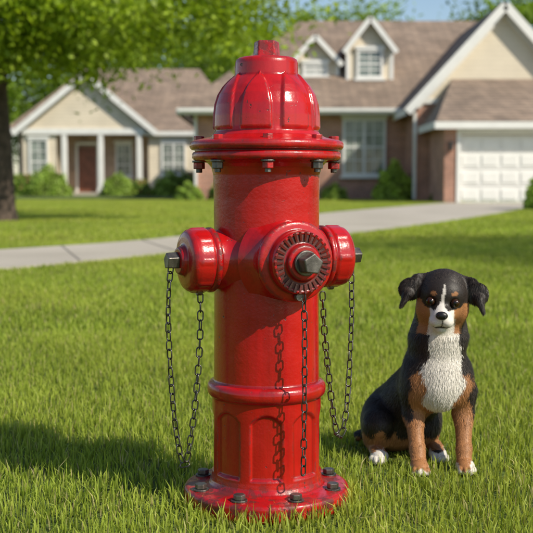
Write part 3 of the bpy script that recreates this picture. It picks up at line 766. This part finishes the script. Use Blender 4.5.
def dogcol(P,jit=0.):
    hd=(np.linalg.norm(P-HC,axis=1)<.1)
    Pj=P+rng.normal(0,1,P.shape)*np.where(hd,jit*.45,jit)[:,None]
    wv=.005*np.sin(Pj[:,[2,0,1]]*90)+.004*np.sin(Pj[:,[1,2,0]]*170)
    Pj=Pj+wv*np.where(hd,.25,1)[:,None]
    x,y,z=Pj.T; Q=(Pj-HC)@HM.T; u,v,w_=Q.T; au=np.abs(u)
    c=np.repeat(BLACK[None],len(P),0)
    def setc(m,k): c[m]=k
    head=(z>.305)&(np.linalg.norm(Q,axis=1)<.105)
    body=~head
    leg=(z<.165)&(y<.078)&(np.abs(x-.005)>.016)&(x>-.085); setc(body&leg,TAN)
    setc(body&(z<.218)&(z>.14)&(y<.035)&(np.abs(x-.004)>.030),TAN)
    hind=(x<-.085)&(y>.04); setc(body&hind&(z<.045+.3*(.15-y)),TAN)
    setc(body&(y>.08)&(x>-.085)&(z<.05),TAN*.9)
    setc(body&(z>.115)&(z<.23)&(np.abs(x-.004)>.066),BLACK)
    setc(body&(z>.10)&(z<.16)&(y>.066),BLACK)
    ww=np.interp(z,[.10,.13,.17,.205,.24,.28,.33],[.010,.024,.039,.047,.042,.034,.028])
    setc(body&(z>.10)&(z<.345)&(np.abs(x-.006)<ww)&(y<.03),WHT)
    setc(body&(z<.020)&(y<.08),WHT); setc(body&(z<.028)&(y>.03)&(y<.105),WHT)
    setc(head&(w_<.000)&(au>.017)&(v>.010)&(w_>-.075)&(au<.060),TAN)
    setc(head&(w_<.006)&(au>.038)&(v>.012),TAN)
    brow=((au-.0225)/.0065)**2+((w_-.0280)/.0045)**2<1; setc(head&brow&(v>.02),TAN*.85)
    eyes=((au-.0265)/.0165)**2+((w_-.0075)/.0140)**2<1; setc(head&eyes&(v>.02),BLACK)
    setc(head&(au<.018)&(au>.006)&(w_>-.004)&(w_<.02)&(v>.03),BLACK)
    muz=(v>.036)&(au<.025)&(w_<-.005); setc(head&muz,WHT)
    thr=(w_<-.030)&(au<.027)&(v>-.0); setc(head&thr,WHT)
    bl=(au<np.interp(w_,[-.005,.006,.03,.040,.048],[.013,.0045,.0030,.0022,.0]))&(v>.0)&(w_>-.01); setc(head&bl,WHT)
    earc=((au>.056)&(w_>-.004))|(au>.062)|((au>.050)&(w_>.004)&(v<.035)); setc(head&earc,BLACK)
    lip=(np.abs(w_+.0395)<.0018)&(v>.040)&(au<.024); setc(head&lip,BLACK*1.5)
    setc(head&(au<.0012)&(w_<-.022)&(w_>-.038)&(v>.07),BLACK*2)
    return c
gc=dogcol(DV)
me=np_mesh('body',DV,quads,None,gc*.85,[FUR],None,True)
bo=bpy.data.objects.new('body',me); bo.location=tuple(DOGO); link(bo,DOG)
tri=np.concatenate([quads[:,[0,1,2]],quads[:,[0,2,3]]]); p0,p1,p2=DV[tri[:,0]],DV[tri[:,1]],DV[tri[:,2]]
ar=np.linalg.norm(np.cross(p1-p0,p2-p0),axis=1); cen=(p0+p1+p2)/3
wt=ar*np.where(cen[:,2]>.3,2.2,1.0); NF=240000
ti=rng.choice(len(tri),NF,p=wt/wt.sum()); a=rng.uniform(0,1,NF);b=rng.uniform(0,1,NF); fl=a+b>1; a[fl]=1-a[fl]; b[fl]=1-b[fl]
FP=p0[ti]+(p1-p0)[ti]*a[:,None]+(p2-p0)[ti]*b[:,None]
VN=grad(DV); VN/=np.linalg.norm(VN,axis=1)[:,None]+1e-9
FN=VN[tri[ti,0]]*(1-a-b)[:,None]+VN[tri[ti,1]]*a[:,None]+VN[tri[ti,2]]*b[:,None]; FN/=np.linalg.norm(FN,axis=1)[:,None]+1e-9
Q=(FP-HC)@HM.T
keep=np.ones(NF,bool)
for e in EYES: keep&=np.linalg.norm(FP-e,axis=1)>.0122
nosew=hp((0,.0875,-.0125)); keep&=np.linalg.norm(((FP-nosew)@HM.T)/np.array([1.4,1,1]),axis=1)>.0102
keep&=~((np.abs(Q[:,2]+.0395)<.0012)&(Q[:,1]>.045))
keep&=FP[:,2]>.003
FP=FP[keep];FN=FN[keep];Q=Q[keep];NF=len(FP)
head=(FP[:,2]>.305)&(np.linalg.norm(Q,axis=1)<.105); ear=head&(np.abs(Q[:,0])>.056)&(Q[:,2]>-.02)&(Q[:,1]<.040)
flow=np.tile(np.array([-.12,.25,-1.]),(NF,1))
hv=Q-np.array([0,.095,-.01]); hv/=np.linalg.norm(hv,axis=1)[:,None]
flow[head]=(hv@HM)[head]
ev=np.stack([np.sign(Q[:,0])*.25,np.zeros(NF),-np.ones(NF)],1); flow[ear]=(ev@HM)[ear]
paw=(FP[:,2]<.03); flow[paw]=np.array([0,-.6,-.5])
flow+= .14*np.sin(FP[:,[1,2,0]]*55)+.10*np.sin(FP[:,[2,0,1]]*130+1)
flow-=FN*np.sum(flow*FN,1)[:,None]; flow/=np.linalg.norm(flow,axis=1)[:,None]+1e-9
jt=np.where(head,.12,.15)[:,None]
dr=FN*.24+flow*.95+rng.normal(0,1,(NF,3))*jt; dr/=np.linalg.norm(dr,axis=1)[:,None]
ln=np.full(NF,.0095); ln[head]=.0048; muzz=head&(Q[:,1]>.035); ln[muzz]=.0026; ln[ear]=.0080
ruff=(FP[:,2]>.24)&~head; ln[ruff]=.0125
ln[paw]=.003; lower=(FP[:,2]<.1)&(FP[:,1]<.075)&~paw; ln[lower]=.005
chest=(FP[:,2]>.13)&(FP[:,2]<.30)&(FP[:,1]<.03)&~head; ln[chest]=.0090
ln*=rng.uniform(.55,1.3,NF)
wd=np.where(head,.00040,.00046)*rng.uniform(.7,1.3,NF)
sd=np.cross(dr,FN); sd/=np.linalg.norm(sd,axis=1)[:,None]+1e-9
base=FP-FN*.0005; mid=base+dr*(ln*.55)[:,None]; tip=base+dr*ln[:,None]+(flow*.5-FN*.35)*(ln*.3)[:,None]
V=np.stack([base-sd*wd[:,None],base+sd*wd[:,None],mid+sd*(wd*.8)[:,None],mid-sd*(wd*.8)[:,None],tip],1).reshape(-1,3)
k=np.arange(NF)*5
fc=dogcol(FP,.0018)
isb=fc[:,0]<.05
fc=fc*np.where(isb,rng.uniform(.5,2.2,NF),rng.uniform(.78,1.12,NF))[:,None]
cc=np.repeat(fc[:,None,:],5,1); cc[:,:2]*=.9
me=np_mesh('coat',V,np.stack([k,k+1,k+2,k+3],1),np.stack([k+3,k+2,k+4],1),cc.reshape(-1,3),[FUR],None,True)
fo=bpy.data.objects.new('coat',me); fo.location=tuple(DOGO); link(fo,DOG)
def m_gloss(name,c,rough,bmp=0):
    m,nt,b=newmat(name); nt.links.new(ramp(nt,noise(nt,120,3,objco(nt)),[(.3,tuple(x*.7 for x in c)),(.7,c)]),b.inputs['Base Color'])
    b.inputs['Roughness'].default_value=rough
    if bmp: bump(nt,b,noise(nt,900,2,objco(nt)),.6,bmp)
    return m
EYE=m_gloss('dog_eye_brown',(.035,.013,.005),.13); PUP=m_gloss('dog_pupil',(.004,.004,.004),.13); NOSE=m_gloss('dog_nose_leather',(.012,.011,.011),.32,.0006)
def ellip(name,c,r,mat,M=HM,n=32):
    V=[];Q=[]
    for i in range(n+1):
        for k in range(n):
            t=math.pi*i/n;p=2*math.pi*k/n; V.append(np.array([r[0]*math.sin(t)*math.cos(p),r[1]*math.cos(t),r[2]*math.sin(t)*math.sin(p)]))
    for i in range(n):
        for k in range(n): Q.append((i*n+k,i*n+(k+1)%n,(i+1)*n+(k+1)%n,(i+1)*n+k))
    me=np_mesh(name,np.array(V)@M,np.array(Q),None,None,[mat],None,True)
    o=bpy.data.objects.new(name,me); o.location=tuple(DOGO+np.array(c)); link(o,DOG); return o
for s in(-1,1):
    ellip('eye',hp((s*EYEP[0],EYEP[1],EYEP[2])),(.0100,.0085,.0095),EYE); ellip('pupil',hp((s*(EYEP[0]-.0003),EYEP[1]+.0055,EYEP[2])),(.0056,.0034,.0056),PUP)
ellip('nose',hp((0,.0870,-.0125)),(.0128,.0080,.0092),NOSE)
for s in(-1,1): ellip('nostril',hp((s*.0062,.0925,-.0140)),(.0028,.002,.0020),PUP)
